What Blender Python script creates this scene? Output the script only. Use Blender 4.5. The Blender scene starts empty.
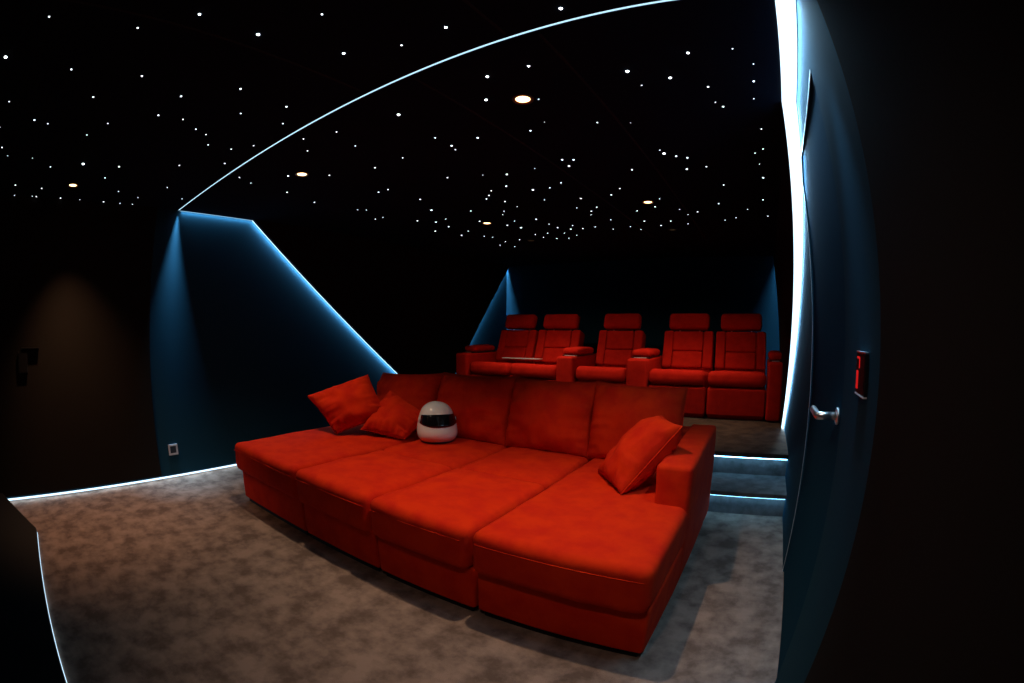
import bpy, bmesh, math, random
from mathutils import Vector, Matrix, noise
random.seed(7)
S = bpy.context.scene
C = S.collection
PI = math.pi
XL, XR, YB, YF, ZC = -3.93, 0.26, 6.40, -1.70, 2.235      # the room: left, right, rear, front, ceiling
ZP = 0.36                                                  # rear platform height

# ------------------------------------------------------------------ render look
S.view_settings.view_transform = 'Standard'
S.view_settings.look = 'None'
S.view_settings.exposure = 0.0
S.view_settings.gamma = 1.0
S.view_settings.use_curve_mapping = False
W = bpy.data.worlds.new('world'); S.world = W; W.use_nodes = True
W.node_tree.nodes['Background'].inputs[0].default_value = (0.01, 0.02, 0.04, 1)
W.node_tree.nodes['Background'].inputs[1].default_value = 0.0

# ------------------------------------------------------------------ materials
def mat(name, col, rough=0.8, metal=0.0, spec=0.3, sheen=0.0, sheen_tint=None, mottle=None, mscale=8, bump=None, bscale=200, bdist=0.002,
        stretch=None, coat=0.0):
    m = bpy.data.materials.new(name); m.use_nodes = True
    nt = m.node_tree; b = nt.nodes['Principled BSDF']
    b.inputs['Base Color'].default_value = (*col, 1)
    b.inputs['Roughness'].default_value = rough
    b.inputs['Metallic'].default_value = metal
    b.inputs['Specular IOR Level'].default_value = spec
    b.inputs['Sheen Weight'].default_value = sheen
    b.inputs['Sheen Roughness'].default_value = 0.4
    b.inputs['Coat Weight'].default_value = coat
    if sheen_tint: b.inputs['Sheen Tint'].default_value = (*sheen_tint, 1)
    tc = nt.nodes.new('ShaderNodeTexCoord')
    vec = tc.outputs['Object']
    if stretch:
        mp = nt.nodes.new('ShaderNodeMapping'); mp.inputs['Scale'].default_value = stretch
        nt.links.new(vec, mp.inputs[0]); vec = mp.outputs[0]
    if mottle:
        n = nt.nodes.new('ShaderNodeTexNoise'); n.inputs['Scale'].default_value = mscale
        n.inputs['Detail'].default_value = 5; n.inputs['Roughness'].default_value = 0.6
        nt.links.new(vec, n.inputs['Vector'])
        r = nt.nodes.new('ShaderNodeValToRGB')
        r.color_ramp.elements[0].position = 0.36; r.color_ramp.elements[0].color = (*mottle, 1)
        r.color_ramp.elements[1].position = 0.62; r.color_ramp.elements[1].color = (*col, 1)
        nt.links.new(n.outputs['Fac'], r.inputs[0]); nt.links.new(r.outputs[0], b.inputs['Base Color'])
    if bump:
        n2 = nt.nodes.new('ShaderNodeTexNoise'); n2.inputs['Scale'].default_value = bscale
        n2.inputs['Detail'].default_value = 3
        nt.links.new(vec, n2.inputs['Vector'])
        bp_ = nt.nodes.new('ShaderNodeBump'); bp_.inputs['Strength'].default_value = bump; bp_.inputs['Distance'].default_value = bdist
        nt.links.new(n2.outputs['Fac'], bp_.inputs['Height']); nt.links.new(bp_.outputs[0], b.inputs['Normal'])
    return m

def glow(name, col, strength):
    m = bpy.data.materials.new(name); m.use_nodes = True
    nt = m.node_tree; nt.nodes.remove(nt.nodes['Principled BSDF'])
    e = nt.nodes.new('ShaderNodeEmission'); e.inputs[0].default_value = (*col, 1); e.inputs[1].default_value = strength
    nt.links.new(e.outputs[0], nt.nodes['Material Output'].inputs[0])
    return m

LED = (0.37, 0.70, 1.0)
M = dict(
    velvet=mat('red_velvet', (0.60, 0.028, 0.004), 0.9, spec=0.06, sheen=0.02, sheen_tint=(1, .25, .1), mottle=(0.50, 0.015, 0.005), mscale=9, bump=0.35, bscale=420, bdist=0.001),
    chair=mat('red_chair_velvet', (0.52, 0.014, 0.006), 0.85, spec=0.08, sheen=0.02, sheen_tint=(1, .2, .1), mottle=(0.43, 0.010, 0.005), mscale=12, bump=0.3, bscale=420, bdist=0.001),
    seam=mat('dark_red_seam', (0.16, 0.006, 0.004), 0.9),
    plinth=mat('black_plinth', (0.004, 0.004, 0.005), 0.7),
    carpet=mat('mottled_carpet', (0.275, 0.198, 0.160), 0.97, spec=0.05, mottle=(0.12, 0.084, 0.068), mscale=7.5, bump=0.9, bscale=260, bdist=0.006),
    platcarpet=mat('platform_carpet', (0.10, 0.066, 0.05), 0.95, spec=0.05, mottle=(0.055, 0.036, 0.028), mscale=9, bump=0.9, bscale=260, bdist=0.006),
    wall=mat('blue_black_wall_paint', (0.0105, 0.049, 0.080), 0.8, spec=0.05, bump=0.08, bscale=300, bdist=0.001),
    fabric=mat('black_wall_fabric', (0.016, 0.014, 0.013), 0.95, spec=0.06, bump=0.15, bscale=500, bdist=0.001),
    ceil=mat('black_star_ceiling', (0.009, 0.013, 0.022), 0.95, spec=0.03),
    joint=mat('ceiling_joint', (0.03, 0.028, 0.03), 0.9, spec=0.05),
    black=mat('satin_black', (0.01, 0.01, 0.012), 0.35),
    glass=mat('black_glass', (0.006, 0.006, 0.008), 0.08, spec=0.5),
    door=mat('blue_black_door_paint', (0.007, 0.044, 0.082), 0.85, spec=0.02, bump=0.05, bscale=300, bdist=0.001),
    screen=mat('dark_screen', (0.005, 0.005, 0.006), 0.45, spec=0.12),
    riser=mat('riser_carpet', (0.13, 0.12, 0.12), 0.96, spec=0.05, mottle=(0.08, 0.075, 0.075), mscale=12, bump=0.8, bscale=260, bdist=0.005),
    chrome=mat('brushed_steel', (0.75, 0.76, 0.78), 0.28, metal=1.0),
    white=mat('white_shell', (0.80, 0.79, 0.77), 0.22, spec=0.5, coat=0.5),
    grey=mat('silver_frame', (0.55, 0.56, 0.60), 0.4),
    insert=mat('dark_insert', (0.03, 0.05, 0.08), 0.4),
    paper=mat('pale_paper', (0.65, 0.60, 0.66), 0.6),
    ring=mat('spot_trim', (0.25, 0.11, 0.05), 0.3, metal=0.8),
    led_hot=glow('led_edge_light', (0.62, 0.84, 1.0), 2.0),
    led_line=glow('led_line_light', (0.50, 0.80, 1.0), 1.3),
    led_soft=glow('led_soft_light', LED, .9),
    led_floor=glow('led_floor_light', (0.55, 0.80, 1.0), 1.6),
    led_under=glow('led_under_wall_light', (0.62, 0.82, 1.0), 2.0),
    led_step=glow('led_step_light', (0.22, 0.62, 1.0), 14.0),
    star=glow('star_point_light', (0.80, 0.92, 1.0), 4.0),
    starb=glow('bright_star_light', (0.85, 0.95, 1.0), 14.0),
    lamp=glow('warm_lamp_light', (1.0, 0.62, 0.28), 6.0),
    redlit=glow('red_mark_light', (1.0, 0.02, 0.02), 0.5),
)

# ------------------------------------------------------------------ object helpers
def empty(name, loc=(0, 0, 0), rz=0.0):
    o = bpy.data.objects.new(name, None); C.objects.link(o)
    o.location = loc; o.rotation_euler = (0, 0, rz); o.empty_display_size = 0.1
    return o
def tag(o, label, cat, group=None):
    o['label'] = label; o['category'] = cat
    if group: o['group'] = group
    return o
def link(name, me, m, parent=None, smooth=True):
    o = bpy.data.objects.new(name, me); C.objects.link(o)
    if m: me.materials.append(m)
    if smooth:
        for p in me.polygons: p.use_smooth = True
    if parent: o.parent = parent
    return o
def struct(o, label=None):
    o['kind'] = 'structure'
    if label: o['label'] = label
    return o
def from_bm(name, bm, m, parent=None, smooth=False):
    bmesh.ops.recalc_face_normals(bm, faces=bm.faces)
    me = bpy.data.meshes.new(name); bm.to_mesh(me); bm.free()
    return link(name, me, m, parent, smooth)
def add_box(bm, x0, x1, y0, y1, z0, z1):
    vs = [bm.verts.new(p) for p in ((x0,y0,z0),(x1,y0,z0),(x1,y1,z0),(x0,y1,z0),(x0,y0,z1),(x1,y0,z1),(x1,y1,z1),(x0,y1,z1))]
    for f in ((3,2,1,0),(4,5,6,7),(0,1,5,4),(1,2,6,5),(2,3,7,6),(3,0,4,7)): bm.faces.new([vs[i] for i in f])
    return vs
def box(name, x0, x1, y0, y1, z0, z1, m, parent=None, bevel=0.0):
    bm = bmesh.new(); add_box(bm, x0, x1, y0, y1, z0, z1)
    if bevel: bmesh.ops.bevel(bm, geom=bm.edges[:], offset=bevel, segments=3, affect='EDGES', profile=0.6)
    return from_bm(name, bm, m, parent, smooth=False)
def prism(name, pts, axis, a, b, m, parent=None, bevel=0.0):
    """polygon in the two other axes, extruded from a to b along axis"""
    bm = bmesh.new()
    def P(p, t): return {'x': (t, p[0], p[1]), 'y': (p[0], t, p[1]), 'z': (p[0], p[1], t)}[axis]
    lo = [bm.verts.new(P(p, a)) for p in pts]; hi = [bm.verts.new(P(p, b)) for p in pts]
    bm.faces.new(lo); bm.faces.new(hi[::-1])
    n = len(pts)
    for i in range(n): bm.faces.new((lo[i], lo[(i+1) % n], hi[(i+1) % n], hi[i]))
    if bevel: bmesh.ops.bevel(bm, geom=bm.edges[:], offset=bevel, segments=2, affect='EDGES', profile=0.6)
    return from_bm(name, bm, m, parent)
def spaced(h, r, n):
    """coordinates from -h to h, dense inside the rounded zone of width r"""
    k = 5
    a = [-h + r * (1 - math.cos(PI/2 * i / k)) for i in range(k)]
    mid = [-h + r + (2*h - 2*r) * i / n for i in range(n + 1)]
    return a + mid + [-v for v in a[::-1]]
def soft_mesh(hx, hy, hz, r, crown=0.0, wob=0.0, n=(10, 10, 4), seed=0, bulge=0.0, wscale=5.0):
    """a padded block centred on the origin with rounded edges, a crowned top and a slightly uneven skin"""
    r = min(r, hx * .98, hy * .98, hz * .98)
    X, Y, Z = spaced(hx, r, n[0]), spaced(hy, r, n[1]), spaced(hz, r, n[2])
    bm = bmesh.new()
    def grid(U, V, f):
        g = [[bm.verts.new(f(u, v)) for v in V] for u in U]
        for i in range(len(U) - 1):
            for j in range(len(V) - 1): bm.faces.new((g[i][j], g[i+1][j], g[i+1][j+1], g[i][j+1]))
    for s in (-1, 1):
        grid(X, Y, lambda u, v: (u, v, s*hz)); grid(X, Z, lambda u, v: (u, s*hy, v)); grid(Y, Z, lambda u, v: (s*hx, u, v))
    bmesh.ops.remove_doubles(bm, verts=bm.verts, dist=1e-5)
    so = Vector((seed * 3.7, seed * 1.3, seed * 2.1))
    for v in bm.verts:
        p = v.co.copy()
        q = Vector((max(-hx+r, min(hx-r, p.x)), max(-hy+r, min(hy-r, p.y)), max(-hz+r, min(hz-r, p.z))))
        d = p - q
        if d.length > 1e-9: p = q + d.normalized() * r
        u, w, t = p.x/hx, p.y/hy, p.z/hz
        if p.z > 0: p.z += crown * (1 - min(1, u*u)) * (1 - min(1, w*w)) * max(0, t)
        if bulge:
            p.x += bulge * u * (1 - t*t) * (1 - w*w); p.y += bulge * w * (1 - t*t) * (1 - u*u)
        if wob:
            nn = noise.noise(p * wscale + so)
            n2 = noise.noise(p * wscale * 2.7 + so)
            p += (d.normalized() if d.length > 1e-9 else Vector((0, 0, 1))) * wob * (nn + 0.5 * n2)
        v.co = p
    bmesh.ops.recalc_face_normals(bm, faces=bm.faces)
    me = bpy.data.meshes.new('padded_block'); bm.to_mesh(me); bm.free()
    return me
def soft(name, x0, x1, y0, y1, z0, z1, r, m, parent=None, **k):
    me = soft_mesh((x1-x0)/2, (y1-y0)/2, (z1-z0)/2, r, **k)
    me.transform(Matrix.Translation(((x0+x1)/2, (y0+y1)/2, (z0+z1)/2)))
    me.name = name
    return link(name, me, m, parent)
def tube_mesh(paths, r, seg=6, closed=False):
    bm = bmesh.new()
    for pts in paths:
        pts = [Vector(p) for p in pts]; n = len(pts); rings = []
        for i, p in enumerate(pts):
            a = pts[(i-1) % n] if (closed or i > 0) else p
            b = pts[(i+1) % n] if (closed or i < n-1) else p
            t = (b - a).normalized()
            s = t.cross(Vector((0, 0, 1)) if abs(t.z) < .9 else Vector((1, 0, 0))).normalized(); u = s.cross(t)
            rings.append([bm.verts.new(p + r*(math.cos(2*PI*k/seg)*s + math.sin(2*PI*k/seg)*u)) for k in range(seg)])
        for i in range(n if closed else n-1):
            A, B = rings[i], rings[(i+1) % n]
            for k in range(seg): bm.faces.new((A[k], A[(k+1) % seg], B[(k+1) % seg], B[k]))
        if not closed:
            bm.faces.new(rings[0][::-1]); bm.faces.new(rings[-1])
    return bm
def tube(name, paths, r, m, parent=None, seg=6, closed=False):
    return from_bm(name, tube_mesh(paths, r, seg, closed), m, parent, smooth=True)
def lathe(name, prof, m, parent=None, seg=24, loc=(0, 0, 0), smooth=True):
    bm = bmesh.new(); rings = []
    for rr, z in prof:
        if rr < 1e-6: rings.append([bm.verts.new((loc[0], loc[1], loc[2]+z))])
        else: rings.append([bm.verts.new((loc[0]+rr*math.cos(2*PI*k/seg), loc[1]+rr*math.sin(2*PI*k/seg), loc[2]+z)) for k in range(seg)])
    for A, B in zip(rings, rings[1:]):
        for k in range(seg):
            k2 = (k+1) % seg
            if len(A) == 1 and len(B) == 1: continue
            if len(A) == 1: bm.faces.new((A[0], B[k], B[k2]))
            elif len(B) == 1: bm.faces.new((A[k], A[k2], B[0]))
            else: bm.faces.new((A[k], A[k2], B[k2], B[k]))
    return from_bm(name, bm, m, parent, smooth)
def pillow_mesh(BL, BR, TR, TL, thick, seed=0, pinch=0.07, N=34, power=0.42, wrinkle=0.012, back=0.5, sag=0.0):
    """a stuffed cushion cover spanned between four corners; its front faces (BR-BL)x(TL-BL)"""
    BL, BR, TR, TL = map(Vector, (BL, BR, TR, TL))
    nrm = (BR - BL).cross(TL - BL).normalized()
    mid = -nrm * thick * (back - 0.5) * 2
    bm = bmesh.new(); so = Vector((seed*5.1, seed*2.3, seed*7.7))
    sp = [-math.cos(PI * i / N) * 0.35 + 0.65 * (-1 + 2*i/N) for i in range(N+1)]
    sheets = []
    for side in (1, -1):
        g = []
        for u in sp:
            row = []
            for v in sp:
                uu = u * (1 - pinch * (1 - v*v)); vv = v * (1 - pinch * (1 - u*u))
                if v > 0: vv -= sag * v * (1 - u*u)
                a, b = (uu+1)/2, (vv+1)/2
                p = BL*(1-a)*(1-b) + BR*a*(1-b) + TR*a*b + TL*(1-a)*b
                e = max(0.0, (1-u*u) * (1-v*v))
                t = e ** power * thick / 2
                r_ = max(abs(u), abs(v))
                w = noise.noise(Vector((u*2.2, v*2.2, side*3)) + so) * 0.7 * wrinkle
                # creases that run in from the edges
                ang = (u if abs(v) > abs(u) else v) * 9
                w += noise.noise(Vector((ang, r_*1.2, side*4)) + so) * wrinkle * 1.1 * max(0, r_-0.35) * min(1, e*14)
                row.append(bm.verts.new(p + mid + side * nrm * (t + w * min(1, e*6))))
            g.append(row)
        sheets.append(g)
    for g, s in zip(sheets, (1, -1)):
        for i in range(N):
            for j in range(N):
                f = (g[i][j], g[i+1][j], g[i+1][j+1], g[i][j+1])
                bm.faces.new(f if s > 0 else f[::-1])
    bmesh.ops.remove_doubles(bm, verts=bm.verts, dist=1e-5)
    edge = []
    g = sheets[0]
    me = bpy.data.meshes.new('cushion_cover'); bm.to_mesh(me); bm.free()
    # seam path round the rim
    path = []
    def rim(u, v):
        uu = u * (1 - pinch * (1 - v*v)); vv = v * (1 - pinch * (1 - u*u))
        if v > 0: vv -= sag * v * (1 - u*u)
        a, b = (uu+1)/2, (vv+1)/2
        return BL*(1-a)*(1-b) + BR*a*(1-b) + TR*a*b + TL*(1-a)*b + mid
    K = 20
    for i in range(K): path.append(rim(-1 + 2*i/K, -1))
    for i in range(K): path.append(rim(1, -1 + 2*i/K))
    for i in range(K): path.append(rim(1 - 2*i/K, 1))
    for i in range(K): path.append(rim(-1, 1 - 2*i/K))
    return me, path
def pillow(name, corners, thick, m, parent=None, piping=0.004, **k):
    me, path = pillow_mesh(*corners, thick, **k); me.name = name
    o = link(name, me, m, parent)
    if piping: tube('piping', [path], piping, m, o, closed=True)
    return o
def area(name, loc, sx, sy, energy, col, spread, rot=(0, 0, 0)):
    l = bpy.data.lights.new(name, 'AREA'); l.shape = 'RECTANGLE'; l.size = sx; l.size_y = sy
    l.energy = energy; l.color = col; l.spread = spread
    o = bpy.data.objects.new(name, l); C.objects.link(o); o.location = loc; o.rotation_euler = rot
    return o
def spot(name, loc, energy, col, size=100, blend=0.7, r=0.03, rot=(0, 0, 0)):
    l = bpy.data.lights.new(name, 'SPOT'); l.energy = energy; l.color = col
    l.spot_size = math.radians(size); l.spot_blend = blend; l.shadow_soft_size = r
    o = bpy.data.objects.new(name, l); C.objects.link(o); o.location = loc; o.rotation_euler = rot
    return o
P_WEDGE, P_DIAG, P_TOP, P_FLOOR = 2.2, 10.0, 1.7, 4.0
# ================================================================== CAMERA (a 16.5 mm fisheye)
yaw, pitch, roll, FPX, HC = 0.539, -0.026, 0.003, 469.3, 1.234
cy, sy, cp, sp_ = math.cos(yaw), math.sin(yaw), math.cos(pitch), math.sin(pitch)
fwd = Vector((-sy*cp, cy*cp, sp_)); right = Vector((cy, sy, 0)); up = right.cross(fwd)
r2 = right*math.cos(roll) + up*math.sin(roll); u2 = -right*math.sin(roll) + up*math.cos(roll)
cam = bpy.data.cameras.new('camera'); cam.type = 'PANO'
cam.sensor_width = 36.0; cam.sensor_fit = 'HORIZONTAL'
cam.panorama_type = 'FISHEYE_EQUISOLID'
cam.fisheye_lens = FPX / 1024 * 36.0
cam.fisheye_fov = math.radians(200)
cam.clip_start = 0.02
co = bpy.data.objects.new('camera', cam); C.objects.link(co)
mw = Matrix((r2, u2, -fwd)).transposed().to_4x4(); mw.translation = (0, 0, HC)
co.matrix_world = mw
S.camera = co

# ================================================================== THE ROOM
struct(box('floor', XL-.2, XR+.2, YF, YB+.1, -0.1, 0.0, M['carpet']))
# walls; the left one stops 4 cm above the floor, over a recessed light strip
bm = bmesh.new(); add_box(bm, XL-.03, XL, YF, YB, 0.050, ZC+.15); add_box(bm, XL-.12, XL-.06, YF, YB+.1, -.05, ZC+.15)
struct(from_bm('wall_left', bm, M['wall']))
Y1, Y2, ZD = 1.372, 2.30, 2.05
bm = bmesh.new()
add_box(bm, XR, XR+.12, YF, Y1, -.05, ZC+.15); add_box(bm, XR, XR+.12, Y2, YB+.1, -.05, ZC+.15); add_box(bm, XR, XR+.12, Y1, Y2, ZD, ZC+.15)
struct(from_bm('wall_right', bm, M['wall']))
struct(box('wall_back', XL-.12, XR+.12, YB, YB+.1, -.05, ZC+.15, M['wall']))
struct(box('wall_front', XL-.12, XR+.12, YF-.1, YF, -.05, ZC+.15, M['fabric']))
SLOT = 1.165
bm = bmesh.new()
add_box(bm, XL, XR, YF, SLOT-.007, ZC, ZC+.05); add_box(bm, XL, XR, SLOT+.007, YB, ZC, ZC+.05)
add_box(bm, XL-.12, XR+.12, YF-.1, YB+.1, ZC+.09, ZC+.15)
struct(from_bm('ceiling', bm, M['ceil']))
# faint joints between the ceiling boards
k = 1
for x0, y0, y1 in ((-.71, YF, SLOT-.03), (-.61, SLOT+.03, 5.2), (-1.17, SLOT+.03, 5.2), (-1.41, YF, SLOT-.03)):
    struct(box('trim_%d' % k, x0-.006, x0+.006, y0, y1, ZC-.002, ZC+.001, M['joint'])); k += 1
# wall lining: front black panels, slanting black panels between the two lit diagonals
struct(box('trim_%d' % k, XL, XL+.012, YF, 0.955, 0.050, ZC, M['fabric']), 'black fabric panel on the left wall, in front of the light line'); k += 1
struct(box('trim_%d' % k, XR-.006, XR, YF, 0.925, 0.0, ZC, M['fabric']), 'black fabric panel on the right wall, in front of the light line'); k += 1
poly = [(1.943, ZC), (YB-.01, ZC), (4.75, ZP), (4.384, ZP)]
TH = 0.055
struct(prism('trim_%d' % k, poly, 'x', XL, XL+TH, M['fabric']), 'black wedge-shaped panel on the left wall between two lit diagonals'); k += 1
def taper(o, inset=0.0):
    for v in o.data.vertices:
        if v.co.x < XR-.010: v.co.x = XR + inset - (.030 + .044*(v.co.z-ZP)/(ZC-ZP))
    return o
struct(taper(prism('trim_%d' % k, poly, 'x', XR-TH, XR, M['fabric'])), 'black wedge-shaped panel on the right wall behind the bright diagonal'); k += 1

# rear platform, one step, front stage
pl = empty('floor_platform'); struct(pl, 'raised carpeted platform carrying the cinema seats')
struct(box('platform_body', XL, XR, 3.465, YB, 0.0, ZP-.034, M['riser'], pl))
struct(box('platform_top', XL, XR, 3.405, YB, ZP-.034, ZP, M['platcarpet'], pl))
st = empty('floor_step'); struct(st, 'single low carpeted step up to the platform, lit below its nosing')
struct(box('step_body', -1.0, XR, 3.10, 3.465, 0.0, .150, M['riser'], st))
struct(box('step_tread', -1.0, XR, 3.035, 3.465, .150, .18, M['riser'], st))
def lightstrip(name, x0, x1, y0, y1, z0, z1, m, label):
    return tag(box(name, x0, x1, y0, y1, z0, z1, m), label, 'light strip')
lightstrip('led_strip', -1.0, XR-.004, 3.425, 3.440, ZP-.045, ZP-.0342, M['led_step'], 'white light strip under the nosing of the rear platform')
lightstrip('led_strip', -1.0, XR-.004, 3.060, 3.075, .140, .1498, M['led_step'], 'white light strip under the nosing of the single step')
sp = empty('floor_stage'); struct(sp, 'low black stage along the front of the room')
stage = [(XR, YF), (XR, -.315), (-3.10, -.315), (-3.73, -.575), (XL+.012, -.65), (XL+.012, YF)]
struct(prism('stage_top', stage, 'z', .055, .085, M['plinth'], sp))
struct(prism('stage_body', [(XR, YF), (XR, -.37), (-3.11, -.37), (-3.74, -.63), (XL+.012, -.70), (XL+.012, YF)], 'z', 0, .055, M['plinth'], sp))
lightstrip('led_strip', -3.22, XR, -.340, -.325, .002, .012, M['led_floor'], 'thin white light line along the foot of the front stage')

# light strips of the lining
tag(box('led_strip', XL, XR, SLOT-.0068, SLOT+.0068, ZC+.004, ZC+.012, M['led_line']), 'thin white light line crossing the starry ceiling from wall to wall', 'light strip')
def diag(name, x0, x1, y0, z0, y1, z1, m, label, t=0.002, off=(0, 0)):
    d = Vector((0, y1-y0, z1-z0)).normalized(); n = Vector((0, -d.z, d.y))
    if n.y > 0 and off[0] < 0 or n.y < 0 and off[0] > 0: n = -n
    a, b = Vector((0, y0, z0)), Vector((0, y1, z1))
    pts = [a + n*.0005, b + n*.0005, b + n*t, a + n*t]
    return tag(prism(name, [(p.y, p.z) for p in pts], 'x', x0, x1, m), label, 'light strip')
e0, e1 = (1.943, ZC), (4.384, ZP)
f0, f1 = (YB-.01, ZC), (4.75, ZP)
diag('led_strip', XL+.001, XL+.011, *e0, *e1, M['led_hot'], 'white light strip on the slanting front edge of the left wall panel', off=(-1, 0))
diag('led_strip', XL+.001, XL+.011, *f0, *f1, M['led_soft'], 'blue light strip on the slanting rear edge of the left wall panel', off=(1, 0))
taper(diag('led_strip', XR-.050, XR-.001, *e0, *e1, M['led_hot'], 'broad bright light strip on the slanting edge of the right wall panel', off=(-1, 0)), .004)
diag('led_strip', XR-.011, XR-.001, *f0, *f1, M['led_soft'], 'blue light strip on the rear edge of the right wall panel behind the seats', off=(1, 0))
lightstrip('led_strip', XL+.001, XL+.009, SLOT+.012, 1.943, ZC-.003, ZC-.0005, M['led_soft'], 'short light strip where the left wall meets the ceiling')
lightstrip('led_strip', XR-.070, XR-.002, SLOT-.03, 1.943, ZC-.007, ZC-.0005, M['led_hot'], 'short bright light strip where the right wall meets the ceiling')
lightstrip('led_strip', XL-.058, XL-.050, -.9, 3.4, .002, .015, M['led_under'], 'white light strip in the gap under the left wall')
# narrow light wedges that leave the ceiling slots next to the walls
area('wedge_lamp', (XL+.06, SLOT, ZC-.004), .10, .010, P_WEDGE, LED, math.radians(31))
area('wedge_lamp', (XR-.06, SLOT, ZC-.004), .10, .010, P_WEDGE*.4, LED, math.radians(31))
area('wedge_lamp', (XL+.012, YB-.25, ZC-.004), .012, .46, P_WEDGE*1.4, LED, math.radians(34))
area('wedge_lamp', (XR-.012, YB-.25, ZC-.004), .012, .46, P_WEDGE*.5, LED, math.radians(34))
def edge_lamp(x, y0, z0, y1, z1, width, energy, sgn, spread=110, tilt=0.0):
    """light that leaves a slanting panel edge along the wall"""
    d = Vector((0, y1-y0, z1-z0)); L = d.length; d.normalize()
    n = Vector((0, -d.z, d.y))
    if n.y * sgn < 0: n = -n
    t = math.radians(tilt) * (1 if x > -1 else -1)        # turned a little towards its wall
    z = -(n*math.cos(t) + Vector((1, 0, 0))*math.sin(t)); yv = z.cross(d)
    c = Vector((x, (y0+y1)/2, (z0+z1)/2)) + n*.004
    o = area('edge_lamp', (0, 0, 0), L-.02, width, energy, LED, math.radians(spread))
    m = Matrix((d, yv, z)).transposed().to_4x4(); m.translation = c
    o.matrix_world = m
    return o
edge_lamp(XL+.010, *e0, *e1, .014, P_DIAG, -1, 130, 12)
edge_lamp(XR-.016, *e0, *e1, .02, P_DIAG*1.5, -1, 90, 28)
edge_lamp(XL+.008, *f0, *f1, .012, P_DIAG*.5, 1, 56)
edge_lamp(XR-.008, *f0, *f1, .012, P_DIAG*.3, 1, 80)
area('edge_lamp', (XL+.010, (SLOT+.02+1.943)/2, ZC-.004), .016, .74, P_TOP, LED, math.radians(140))
area('edge_lamp', (XR-.020, (SLOT+.02+1.943)/2, ZC-.009), .03, .74, P_TOP*4, LED, math.radians(140))
area('edge_lamp', (XL-.020, 1.2, .044), .02, 4.2, P_FLOOR, (.58, .82, 1.0), math.radians(160), (0, math.radians(-40), 0))

# door in the right wall
XD = XR+.007
door = struct(box('door_1', XD, XD+.04, Y1+.003, Y2-.003, 0.004, ZD-.003, M['door']), 'flush blue-black door in the right wall')
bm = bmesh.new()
add_box(bm, XR-.0015, XR+.001, Y2, Y2+.008, 0, ZD+.010); add_box(bm, XR-.0015, XR+.001, Y1, Y2, ZD, ZD+.010)  # pale strips: light caught along the door edges, put into the colour
fr = from_bm('lit_edge_strip', bm, M['grey'], door); fr['label'] = 'thin pale strips standing in for the lit edge of the doorway'
hd = empty('door_handle'); hd.parent = door
HY, HZ = Y1+.085, .985
lathe_r = lathe('rosette', [(0, 0), (.024, 0), (.026, .002), (.026, .008), (.022, .010), (0, .010)], M['chrome'], hd)
lathe_r.rotation_euler = (0, -PI/2, 0); lathe_r.location = (XD, HY, HZ)
tube('lever', [[(XD-.004, HY, HZ), (XD-.066, HY, HZ), (XD-.072, HY+.006, HZ), (XD-.072, HY+.014, HZ), (XD-.072, HY+.125, HZ)]], .0125, M['chrome'], hd, seg=14)

# touch panel on the right wall, with small glowing red marks
tp = empty('touch_panel', (XR, 1.097, 1.143)); tag(tp, 'slim black wall control panel with small red marks beside the door', 'control panel')
box('panel_body', -.009, 0, -.050, .050, -.047, .047, M['black'], tp, bevel=.002)
box('screen', -.0105, -.0085, -.046, .046, -.043, .043, M['screen'], tp)
o = box('bezel', -.011, -.001, -.0505, .0505, .0465, .0500, M['chrome'], tp); o['label'] = 'bright metal top edge'
o = box('bezel', -.011, -.001, -.0505, .0505, -.0500, -.0465, M['grey'], tp)
for nm, bars in (('red_mark', ((.006, .038, .033, .038), (.006, .014, .012, .033))), ('red_bar', ((.020, .042, -.036, .006),))):
    bm = bmesh.new()
    for y0, y1, z0, z1 in bars: add_box(bm, -.0115, -.0106, y0, y1, z0, z1)
    o = from_bm(nm, bm, M['redlit'], tp)

# small things on the left wall
so = empty('wall_socket', (XL, 1.108, .255)); tag(so, 'square silver-framed wall socket on the left wall near the floor', 'socket')
bm = bmesh.new()
for y0, y1, z0, z1 in ((-.045, .045, .030, .045), (-.045, .045, -.045, -.030), (-.045, -.030, -.030, .030), (.030, .045, -.030, .030)): add_box(bm, .001, .012, y0, y1, z0, z1)
from_bm('frame', bm, M['grey'], so)
box('insert', .001, .008, -.030, .030, -.030, .030, M['insert'], so, bevel=.002)
wb = empty('wall_box', (XL+.012, -.26, 1.03)); tag(wb, 'small black box with a thin ledge on the dark left wall', 'box')
box('box_body', .001, .03, -.045, .045, -.075, .075, M['black'], wb, bevel=.004)
box('ledge', .001, .04, -.01, .16, .095, .103, M['black'], wb)

# ceiling spotlights
SP = [(-.91, 1.607, 'large glowing ceiling spotlight nearest above the big sofa'), (-2.52, 1.584, 'ceiling spotlight just behind the light line on the left'),
      (-3.516, .088, 'ceiling spotlight in front of the light line near the left wall'), (-.861, 3.497, 'ceiling spotlight above the right-hand cinema seats'),
      (-2.426, 3.592, 'ceiling spotlight above the left-hand cinema seats')]
for x, y, lab in SP:
    t = empty('ceiling_spotlight', (x, y, ZC)); tag(t, lab, 'spotlight', 'ceiling spotlights')
    lathe('trim_ring', [(.034, -.001), (.034, -.004), (.046, -.006), (.048, -.001)], M['ring'], t)
    lathe('lamp_face', [(0, -.0045), (.020, -.0042), (.032, -.0015)], M['lamp'], t)

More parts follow.
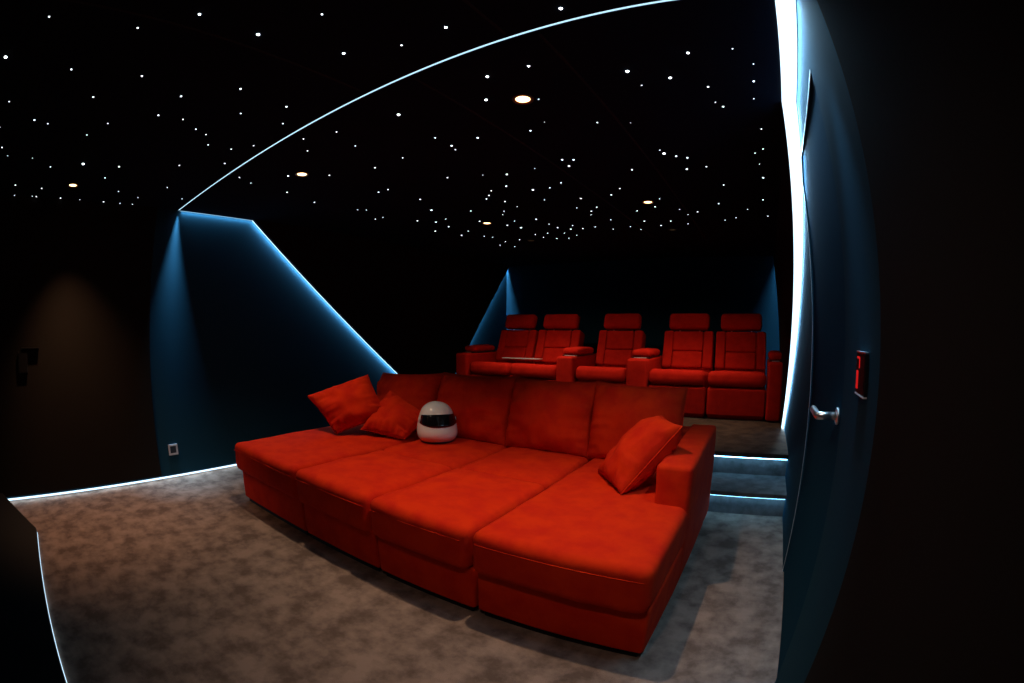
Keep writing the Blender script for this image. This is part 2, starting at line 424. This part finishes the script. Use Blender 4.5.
for x, lab in ((-.87, 'added ceiling spotlight, hidden in a dark snoot, right above the right-hand cinema seats'), (-2.45, 'added ceiling spotlight, hidden in a dark snoot, right above the left-hand cinema seats')):  # extra unseen spots, added to brighten the front edges of the seats
    t = empty('ceiling_spotlight', (x, 4.50, ZC)); tag(t, lab, 'spotlight', 'added snooted spotlights')
    lathe('snoot', [(.036, -.0005), (.036, -.020), (.040, -.020), (.042, -.0005)], M['plinth'], t)
    lathe('lamp_face', [(0, -.003), (.020, -.003), (.034, -.002)], M['lamp'], t)

# ================================================================== STARS
STARS = [(-1.52,-0.29,3), (-1.49,0.10,3), (-1.32,0.29,4), (-1.83,-0.48,5), (-1.87,-0.12,3), (-1.82,0.23,3), (-2.09,0.04,3), (-1.92,0.47,3), (-2.24,-0.45,2), (-2.16,0.43,3), (-2.43,-0.28,3), (-2.46,-0.19,2), (-2.36,0.18,2), (-2.15,0.57,2), (-2.23,0.68,2), (-2.56,-0.52,1), (-1.32,0.54,5), (-1.09,0.65,3), (-1.23,0.87,4), (-1.72,0.69,3), (-1.75,0.96,3), (-1.94,0.81,2), (-1.92,1.05,2), (-1.46,1.41,4), (-0.85,0.99,4), (-1.04,0.98,3), (-0.48,1.09,5), (-0.75,1.37,4), (-0.93,1.36,4), (-1.05,1.53,4), (-0.85,1.64,2), (-0.94,1.87,1), (-0.71,1.98,2), (-0.42,1.56,5), (-0.40,1.69,2), (-0.16,1.49,4), (-0.27,1.66,4), (0.01,1.49,2), (-0.13,1.77,3), (-0.12,1.92,2), (-0.09,1.97,3), (0.08,1.61,2), (0.07,1.75,3), (0.06,1.91,2), (-0.56,2.04,1), (0.08,2.25,2), (-2.55,0.08,2), (-2.86,-0.52,2), (-3.00,-0.48,1), (-3.01,-0.28,1), (-3.15,-0.13,2), (-3.03,0.12,4), (-3.00,0.39,3), (-2.81,0.79,2), (-3.27,0.33,2), (-3.62,-0.44,2), (-3.66,-0.19,2), (-3.56,0.50,1), (-3.31,0.86,1), (-4.11,-0.46,1), (-4.08,-0.28,1), (-4.28,-0.24,2), (-3.96,-0.00,2), (-4.08,0.19,1), (-3.94,0.42,2), (-4.02,0.58,1), (-3.89,0.70,1), (-3.67,0.70,1), (-3.55,1.07,1), (-2.27,0.76,2), (-2.40,0.83,2), (-2.39,0.98,2), (-2.27,1.07,2), (-2.63,1.05,2), (-2.83,1.26,2), (-2.90,1.39,1), (-2.02,1.25,2), (-2.15,1.37,2), (-2.61,1.53,3), (-2.94,1.73,2), (-2.42,1.74,2), (-3.04,2.06,2), (-1.83,1.33,2), (-1.91,1.53,2), (-2.10,1.86,2), (-2.48,2.25,2), (-2.38,2.25,2), (-2.99,2.48,1), (-2.94,2.54,1), (-3.13,2.82,1), (-3.03,2.82,1), (-1.51,1.74,2), (-1.33,1.87,3), (-1.51,1.88,3), (-1.53,1.94,2), (-1.85,1.85,2), (-1.88,2.31,2), (-2.38,2.60,2), (-2.53,2.91,3), (-2.28,3.13,2), (-2.89,3.13,2), (-2.79,3.28,2), (-2.64,3.24,1), (-2.82,3.51,2), (-3.06,3.59,2), (-2.44,3.49,2), (-2.79,3.79,1), (-2.97,3.92,2), (-2.81,4.11,1), (-2.76,4.20,1), (-1.66,2.40,1), (-1.52,2.47,3), (-1.66,2.69,3), (-1.81,2.73,2), (-1.89,2.82,2), (-1.96,2.89,2), (-1.88,3.03,2), (-2.05,3.29,1), (-2.12,3.38,1), (-1.88,3.22,1), (-2.31,3.77,2), (-2.16,3.65,1), (-2.25,3.93,3), (-2.77,4.48,1), (-2.58,4.47,1), (-2.85,4.82,1), (-2.95,4.65,1), (-1.05,1.93,3), (-1.09,2.39,3), (-1.03,2.42,3), (-1.10,2.51,3), (-1.31,2.46,1), (-1.54,2.86,3), (-1.41,2.87,2), (-1.29,2.80,2), (-1.32,3.22,2), (-1.46,3.47,1), (-1.39,3.62,2), (-1.44,3.74,1), (-1.30,3.51,2), (-1.95,3.68,2), (-1.94,3.92,1), (-1.93,4.09,2), (-2.14,4.29,1), (-2.29,4.30,1), (-2.28,4.47,1), (-2.18,4.60,1), (-1.98,4.36,1), (-1.84,4.21,2), (-1.76,4.07,1), (-2.05,4.63,1), (-1.91,4.52,1), (-1.72,4.23,2), (-1.58,4.21,1), (-1.59,3.14,1), (-0.51,2.44,1), (-0.50,2.50,4), (-0.44,2.56,3), (-0.38,2.60,3), (-0.42,2.80,3), (-0.76,2.72,2), (-0.29,2.78,2), (0.03,2.59,2), (0.08,2.53,2), (0.05,2.78,1), (0.07,3.05,3), (0.06,3.60,2), (0.10,4.14,1), (-0.08,3.88,1), (-0.20,4.17,1), (-0.31,4.25,1), (-0.31,3.67,2), (-0.22,3.18,2), (-0.96,3.08,2), (-1.07,3.21,2), (-0.75,3.43,1), (-0.84,3.65,2), (-1.02,3.74,2), (-1.06,4.13,2), (-1.25,4.31,1), (-1.19,4.48,1), (-1.34,3.98,1), (-1.45,4.37,1), (-0.95,4.35,2), (-0.82,4.19,2), (-0.66,3.79,1), (-0.62,3.98,1), (-0.52,3.90,2), (-0.68,4.34,1)]

star_meshes = {}
def star_mesh(r, bright):
    key = (round(r*1000), bright)
    if key not in star_meshes:
        bm = bmesh.new()
        bmesh.ops.create_uvsphere(bm, u_segments=8, v_segments=4, radius=r)
        for v in bm.verts: v.co.z = -abs(v.co.z) * .6
        bmesh.ops.remove_doubles(bm, verts=bm.verts, dist=1e-6)
        me = bpy.data.meshes.new('star_point'); bm.to_mesh(me); bm.free()
        me.materials.append(M['starb'] if bright else M['star'])
        star_meshes[key] = me
    return star_meshes[key]
PXW = {1: 1.0, 2: 1.5, 3: 2.1, 4: 2.7, 5: 3.4}
for x, y, c in STARS:
    x = max(XL+.03, min(XR-TH-.02, x))
    dist = math.sqrt(x*x + y*y + (ZC-HC)**2)
    r = max(.002, round(PXW[c] * dist / FPX / 2, 3))
    o = bpy.data.objects.new('star_light', star_mesh(r, c >= 4)); C.objects.link(o); o.location = (x, y, ZC-.0005)
    size = {1: 'faint tiny', 2: 'small', 3: 'clear', 4: 'bright', 5: 'very bright large'}[c]
    zone = 'in front of the light line' if y < SLOT else ('just behind the light line' if y < 3.0 else 'farthest back, above the cinema seats')
    tag(o, '%s star light in black ceiling %s' % (size, zone), 'star light', '%s stars %s' % (size, zone))

# ================================================================== RED SOFA WITH TWO OTTOMANS
V = M['velvet']
XA = [-3.12, -2.262, -1.612, -1.018, -.270]
YS, YO, YBK = 1.365, 2.075, 2.66      # cushion front, back of the ottomans, foot of the back cushions
def module(parent, x0, x1, y0, y1, seed, base=True, cname='seat_cushion', bx=(0, 0)):
    c = soft(cname, x0+.007, x1-.007, y0, y1, .245, .448, .042, V, parent, crown=.012, wob=.006, n=(12, 14, 4), seed=seed, bulge=.004)
    # stitched seam 5 cm in from the rim of the top
    zz = .4475
    ins = .012
    pa = []
    for i in range(9): pa.append((x0+ins+.02 + (x1-x0-2*ins-.04)*i/8, y0-.0028, .396))
    tube('seam', [pa], .0022, M['velvet'], c)
    if base:
        soft('base', x0+.006+bx[0], x1-.006-bx[1], y0+.044, y1, .032, .25, .016, V, parent, wob=.002, n=(8, 8, 2), seed=seed+20)
        box('plinth', x0+.03+bx[0], x1-.03-bx[1], y0+.065, y1-.02, 0.0, .036, M['plinth'], parent)
    return c
sofa = empty('sectional_sofa', ((XA[0]+XA[4])/2, 2.2, 0))
tag(sofa, 'huge low red velvet sectional sofa with chaises at both ends', 'sofa')
def toroot(o_root):
    inv = Matrix.Translation(-o_root.location)
    for ch in o_root.children: ch.data.transform(inv) if ch.data else None
    for ch in o_root.children:
        for g in ch.children: g.data.transform(inv)
module(sofa, XA[0], XA[1], YS, YBK+.12, 1, bx=(.02, 0))
module(sofa, XA[1], XA[2], YO, YBK+.12, 2)
module(sofa, XA[2], XA[3], YO, YBK+.12, 3)
module(sofa, XA[3], XA[4], YS, YBK+.12, 4)
soft('backrest', XA[0]+.01, XA[4]-.01, 2.80, 2.95, .05, .63, .03, V, sofa, wob=.003, n=(20, 2, 6), seed=9)
soft('armrest', -.442, -.272, 1.985, 2.985, .05, .640, .024, V, sofa, wob=.004, n=(4, 12, 8), seed=11, crown=.006)
BC = [(-2.96, -2.275, .845, .885), (-2.275, -1.632, .888, .895), (-1.632, -1.036, .893, .890), (-1.036, -.462, .893, .882)]
for i, (a, b, zl, zr) in enumerate(BC):
    pillow('back_cushion', ((a-.01, 2.655, .43), (b+.01, 2.655, .43), (b+.012, 2.80, zr+.012), (a-.012, 2.80, zl+.012)), .30, V, sofa, seed=31+i, pinch=.04, power=.42,
           wrinkle=.034, piping=.005, sag=.03)
toroot(sofa)
for i, (xa, xb, lab) in enumerate(((XA[1], XA[2], 'red velvet ottoman pushed up to the sofa, beside the left chaise'), (XA[2], XA[3], 'red velvet ottoman pushed up to the sofa, beside the right chaise'))):
    t = empty('ottoman', ((xa+xb)/2, (YS+YO)/2, 0)); tag(t, lab, 'ottoman', 'red velvet ottomans')
    module(t, xa, xb, YS-.004*i, YO-.004, 5+i, cname='cushion'); toroot(t)

# loose pillows
def loose(corners, thick, label, seed, **k):
    o = pillow('throw_pillow', corners, thick, V, None, seed=seed, **k)
    return tag(o, label, 'pillow', 'red throw pillows on the sofa')
loose(((-2.737, 2.07, .47), (-2.50, 2.40, .60), (-2.735, 2.41, .884), (-3.017, 2.012, .73)), 0.24, 'large red square pillow leaning at the left end of the sofa', 41, wrinkle=.034, pinch=.06)
loose(((-2.262, 2.313, .465), (-2.20, 2.523, .60), (-2.59, 2.509, .765), (-2.60, 2.204, .505)), .17, 'red pillow slumped beside the white helmet', 42, wrinkle=.034, pinch=.05)
loose(((-2.762, 2.40, .477), (-2.45, 2.53, .47), (-2.52, 2.63, .665), (-2.872, 2.46, .68)), .10, 'red pillow mostly hidden behind the slumped pillow', 43)
loose(((-.845, 2.33, .455), (-.610, 2.02, .465), (-.365, 2.165, .785), (-.515, 2.36, .795)), .22, 'plump red pillow leaning on the right armrest of the sofa', 44, wrinkle=.03, pinch=.05)

# plain white helmet with a dark visor, resting on the sofa
he = empty('helmet', (-2.085, 2.47, .452), 0.0); tag(he, 'white helmet with a dark visor resting on the red sofa', 'helmet')
#      height, half width, reach to the front, reach to the back
HP = [(.000, .112, .120, .118), (.030, .140, .165, .136), (.065, .149, .182, .145), (.105, .148, .176, .152), (.150, .140, .160, .156), (.195, .127, .142, .152),
      (.235, .112, .123, .138), (.262, .092, .100, .114), (.282, .064, .070, .080), (.294, .030, .034, .038), (.297, .0, .0, .0)]
def hprof(z):
    z = max(0, min(HP[-1][0], z))
    for k in range(len(HP)-1):
        a, b = HP[k], HP[k+1]
        if z <= b[0]:
            t = (z-a[0])/(b[0]-a[0])
            p0, p3 = HP[max(0, k-1)], HP[min(len(HP)-1, k+2)]
            out = []
            for c in (1, 2, 3):
                m1 = (b[c]-p0[c])/max(1e-6, b[0]-p0[0]) * (b[0]-a[0]); m2 = (p3[c]-a[c])/max(1e-6, p3[0]-a[0]) * (b[0]-a[0])
                if k+2 >= len(HP): m2 = m1
                out.append((2*t**3-3*t*t+1)*a[c] + (t**3-2*t*t+t)*m1 + (-2*t**3+3*t*t)*b[c] + (t**3-t*t)*m2)
            return [max(0, v) for v in out]
def helmet_pt(th, z, s=1.0):
    w, f, b = hprof(z)
    c, q = math.cos(th), math.sin(th)
    return Vector((s*w*math.copysign(abs(q)**.92, q), -s*(f if c > 0 else b)*math.copysign(abs(c)**.92, c), z))
zs = [.0, .012, .03, .047, .065, .085, .105, .128, .15, .172, .195, .215, .235, .25, .262, .273, .282, .289, .294, .297]
bm = bmesh.new()
rows = [[bm.verts.new(helmet_pt(2*PI*k/40, z)) for k in range(40)] for z in zs]
low = [bm.verts.new(Vector((v.co.x*.84, v.co.y*.84, .014))) for v in rows[0]]
for a, b in zip([low]+rows, rows):
    for q in range(40): bm.faces.new((a[q], a[(q+1) % 40], b[(q+1) % 40], b[q]))
bmesh.ops.remove_doubles(bm, verts=bm.verts, dist=1e-5)
from_bm('shell', bm, M['white'], he, smooth=True)
def patch(name, t1, za, zb, s, m, nt=20, nz=6, taper=.35):
    bm = bmesh.new(); zm = (za+zb)/2
    def f(i, j, k):
        u = 2*i/nt-1
        z = zm + ((zb-za)*(j/nz-.5)) * (1-taper*u*u) + .012*u*u
        return helmet_pt(t1*u, z, k)
    g = [[bm.verts.new(f(i, j, s)) for j in range(nz+1)] for i in range(nt+1)]
    g2 = [[bm.verts.new(f(i, j, s-.05)) for j in range(nz+1)] for i in range(nt+1)]
    for i in range(nt):
        for j in range(nz):
            bm.faces.new((g[i][j], g[i+1][j], g[i+1][j+1], g[i][j+1])); bm.faces.new((g2[i][j], g2[i][j+1], g2[i+1][j+1], g2[i+1][j]))
        for j in (0, nz): bm.faces.new((g[i][j], g2[i][j], g2[i+1][j], g[i+1][j]))
    for j in range(nz):
        for i in (0, nt): bm.faces.new((g[i][j], g[i][j+1], g2[i][j+1], g2[i][j]))
    return from_bm(name, bm, m, he, smooth=True)
patch('visor', 1.25, .118, .208, 1.018, M['glass'])
tube('rim', [[helmet_pt(2*PI*k/40, .004) for k in range(40)]], .006, M['insert'], he, closed=True)
for sgn in (-1, 1):
    p = helmet_pt(sgn*1.42, .165)
    o = lathe('visor_hinge', [(0, .006), (.012, .006), (.016, .002), (.016, -.006)], M['grey'], he, seg=16)
    o.rotation_euler = (0, sgn*PI/2, 0); o.location = p
he.scale = (.95, .95, .95); he.rotation_euler = (math.radians(-5), 0, math.radians(50))

# ================================================================== CINEMA SEATS
K = M['chair']
def rotx(me, ang, piv):
    me.transform(Matrix.Translation(piv) @ Matrix.Rotation(ang, 4, 'X') @ Matrix.Translation(-Vector(piv)))
def recliner(x0, x1, label, arm_left=None, arm_right=None, seed=0):
    """seat between x0 and x1; arms are (x0, x1) strips beside it"""
    xc = (x0+x1)/2; w = x1-x0; y0 = 4.66
    t = empty('cinema_seat', (xc, y0, ZP)); tag(t, label, 'recliner', 'red cinema recliners on the platform')
    hw = w/2 - .006
    soft('base', -hw+.01, hw-.01, .04, .80, .0, .34, .02, K, t, n=(4, 4, 2))
    soft('footrest', -hw, hw, -.005, .06, .035, .315, .025, K, t, n=(8, 2, 6), wob=.003, seed=seed, bulge=.0)
    soft('seat', -hw, hw, -.03, .62, .335, .487, .060, K, t, crown=.006, wob=.004, n=(10, 10, 3), seed=seed+1); rotx(t.children[-1].data, math.radians(-7), Vector((0, -.03, .45)))
    # reclined back: frame, two stitched centre pads and two side wings
    piv = Vector((0, .55, .46)); ang = math.radians(-20)
    bw = hw - .008
    b = soft('backrest', -bw, bw, .61, .75, .30, .915, .04, K, t, n=(8, 2, 8), seed=seed+2); rotx(b.data, ang, piv)
    iw = bw * .60
    for z0, z1 in ((.47, .66), (.665, .90)):
        p = soft('back_pad', -iw, iw, .555, .64, z0, z1, .022, K, b, n=(8, 2, 6), wob=.003, seed=seed+3); rotx(p.data, ang, piv)
    for s in (-1, 1):
        a, c = sorted((s*(iw+.004), s*bw))
        p = soft('side_wing', a, c, .556, .64, .47, .905, .025, K, b, n=(3, 2, 8), wob=.003, seed=seed+4); rotx(p.data, ang, piv)
    hw2 = bw * .83
    h = soft('headrest', -hw2, hw2, .535, .655, .925, 1.12, .045, K, t, n=(8, 3, 3), wob=.003, seed=seed+5); rotx(h.data, ang, piv)
    for s in (-.12, .12):
        hs = box('headrest_post', s-.008, s+.008, .64, .66, .86, .97, M['chrome'], t); rotx(hs.data, ang, piv)
    for arm in (arm_left, arm_right):
        if not arm: continue
        a0, a1 = arm[0]-xc, arm[1]-xc
        ar = soft('armrest', a0, a1, -.05, .78, .01, .580, .03, K, t, n=(3, 10, 8), wob=.003, seed=seed+6)
        box('control_strip', a0+.012, a1-.012, .10, .62, .57, .592, M['black'], ar, bevel=.004)
        tube('button', [[(a0+.04, .102, .585), (a1-.04, .102, .585)]], .004, M['grey'], ar)
        soft('arm_pad', a0+.004, a1-.004, .12, .62, .588, .665, .036, K, ar, n=(4, 8, 2), wob=.007, seed=seed+7, crown=.01, wscale=9)
    return t
recliner(-3.40, -2.83, 'leftmost red cinema recliner, first of the joined left pair', arm_left=(-3.58, -3.405), seed=50)
recliner(-2.825, -2.21, 'second red cinema recliner from the left, with an armrest towards the middle seat', arm_right=(-2.205, -2.0), seed=60)
recliner(-1.995, -1.405, 'middle red cinema recliner standing alone between two armrests', seed=70)
recliner(-1.175, -.56, 'second red cinema recliner from the right, with an armrest towards the middle seat', arm_left=(-1.40, -1.18), seed=80)
recliner(-.555, .065, 'rightmost red cinema recliner, beside the bright wall light', arm_right=(.07, .232), seed=90)
sh = tag(soft('paper_sheet', -3.20, -2.66, 5.10, 5.20, ZP+.500, ZP+.512, .005, M['paper'], None, n=(6, 3, 1), wob=.002), 'thin pale sheet lying across the two left recliners', 'paper')

# ================================================================== LAMPS
WARM = (1.0, .70, .47)
DL = [(-.91, 1.607, 84, 94, 0), (-2.52, 1.584, 68, 92, 0), (-3.516, .088, 120, 76, 6), (-.861, 3.497, 44, 96, 33), (-2.426, 3.592, 48, 96, 33), (-.42, .10, 26, 90, 24),
      (-.87, 4.50, 52, 84, 0), (-2.45, 4.50, 52, 84, 0)]  # beams of the two added spots over the cinema seats
for x, y, e, sz, tl in DL:
    spot('downlight', (x, y, ZC-(.022 if y > 4 else .012)), e, WARM if y > 1 else ((1.0, .52, .27) if x < -3 else (1.0, .72, .58)), sz, 1.0, .025, (math.radians(tl), 0, 0))
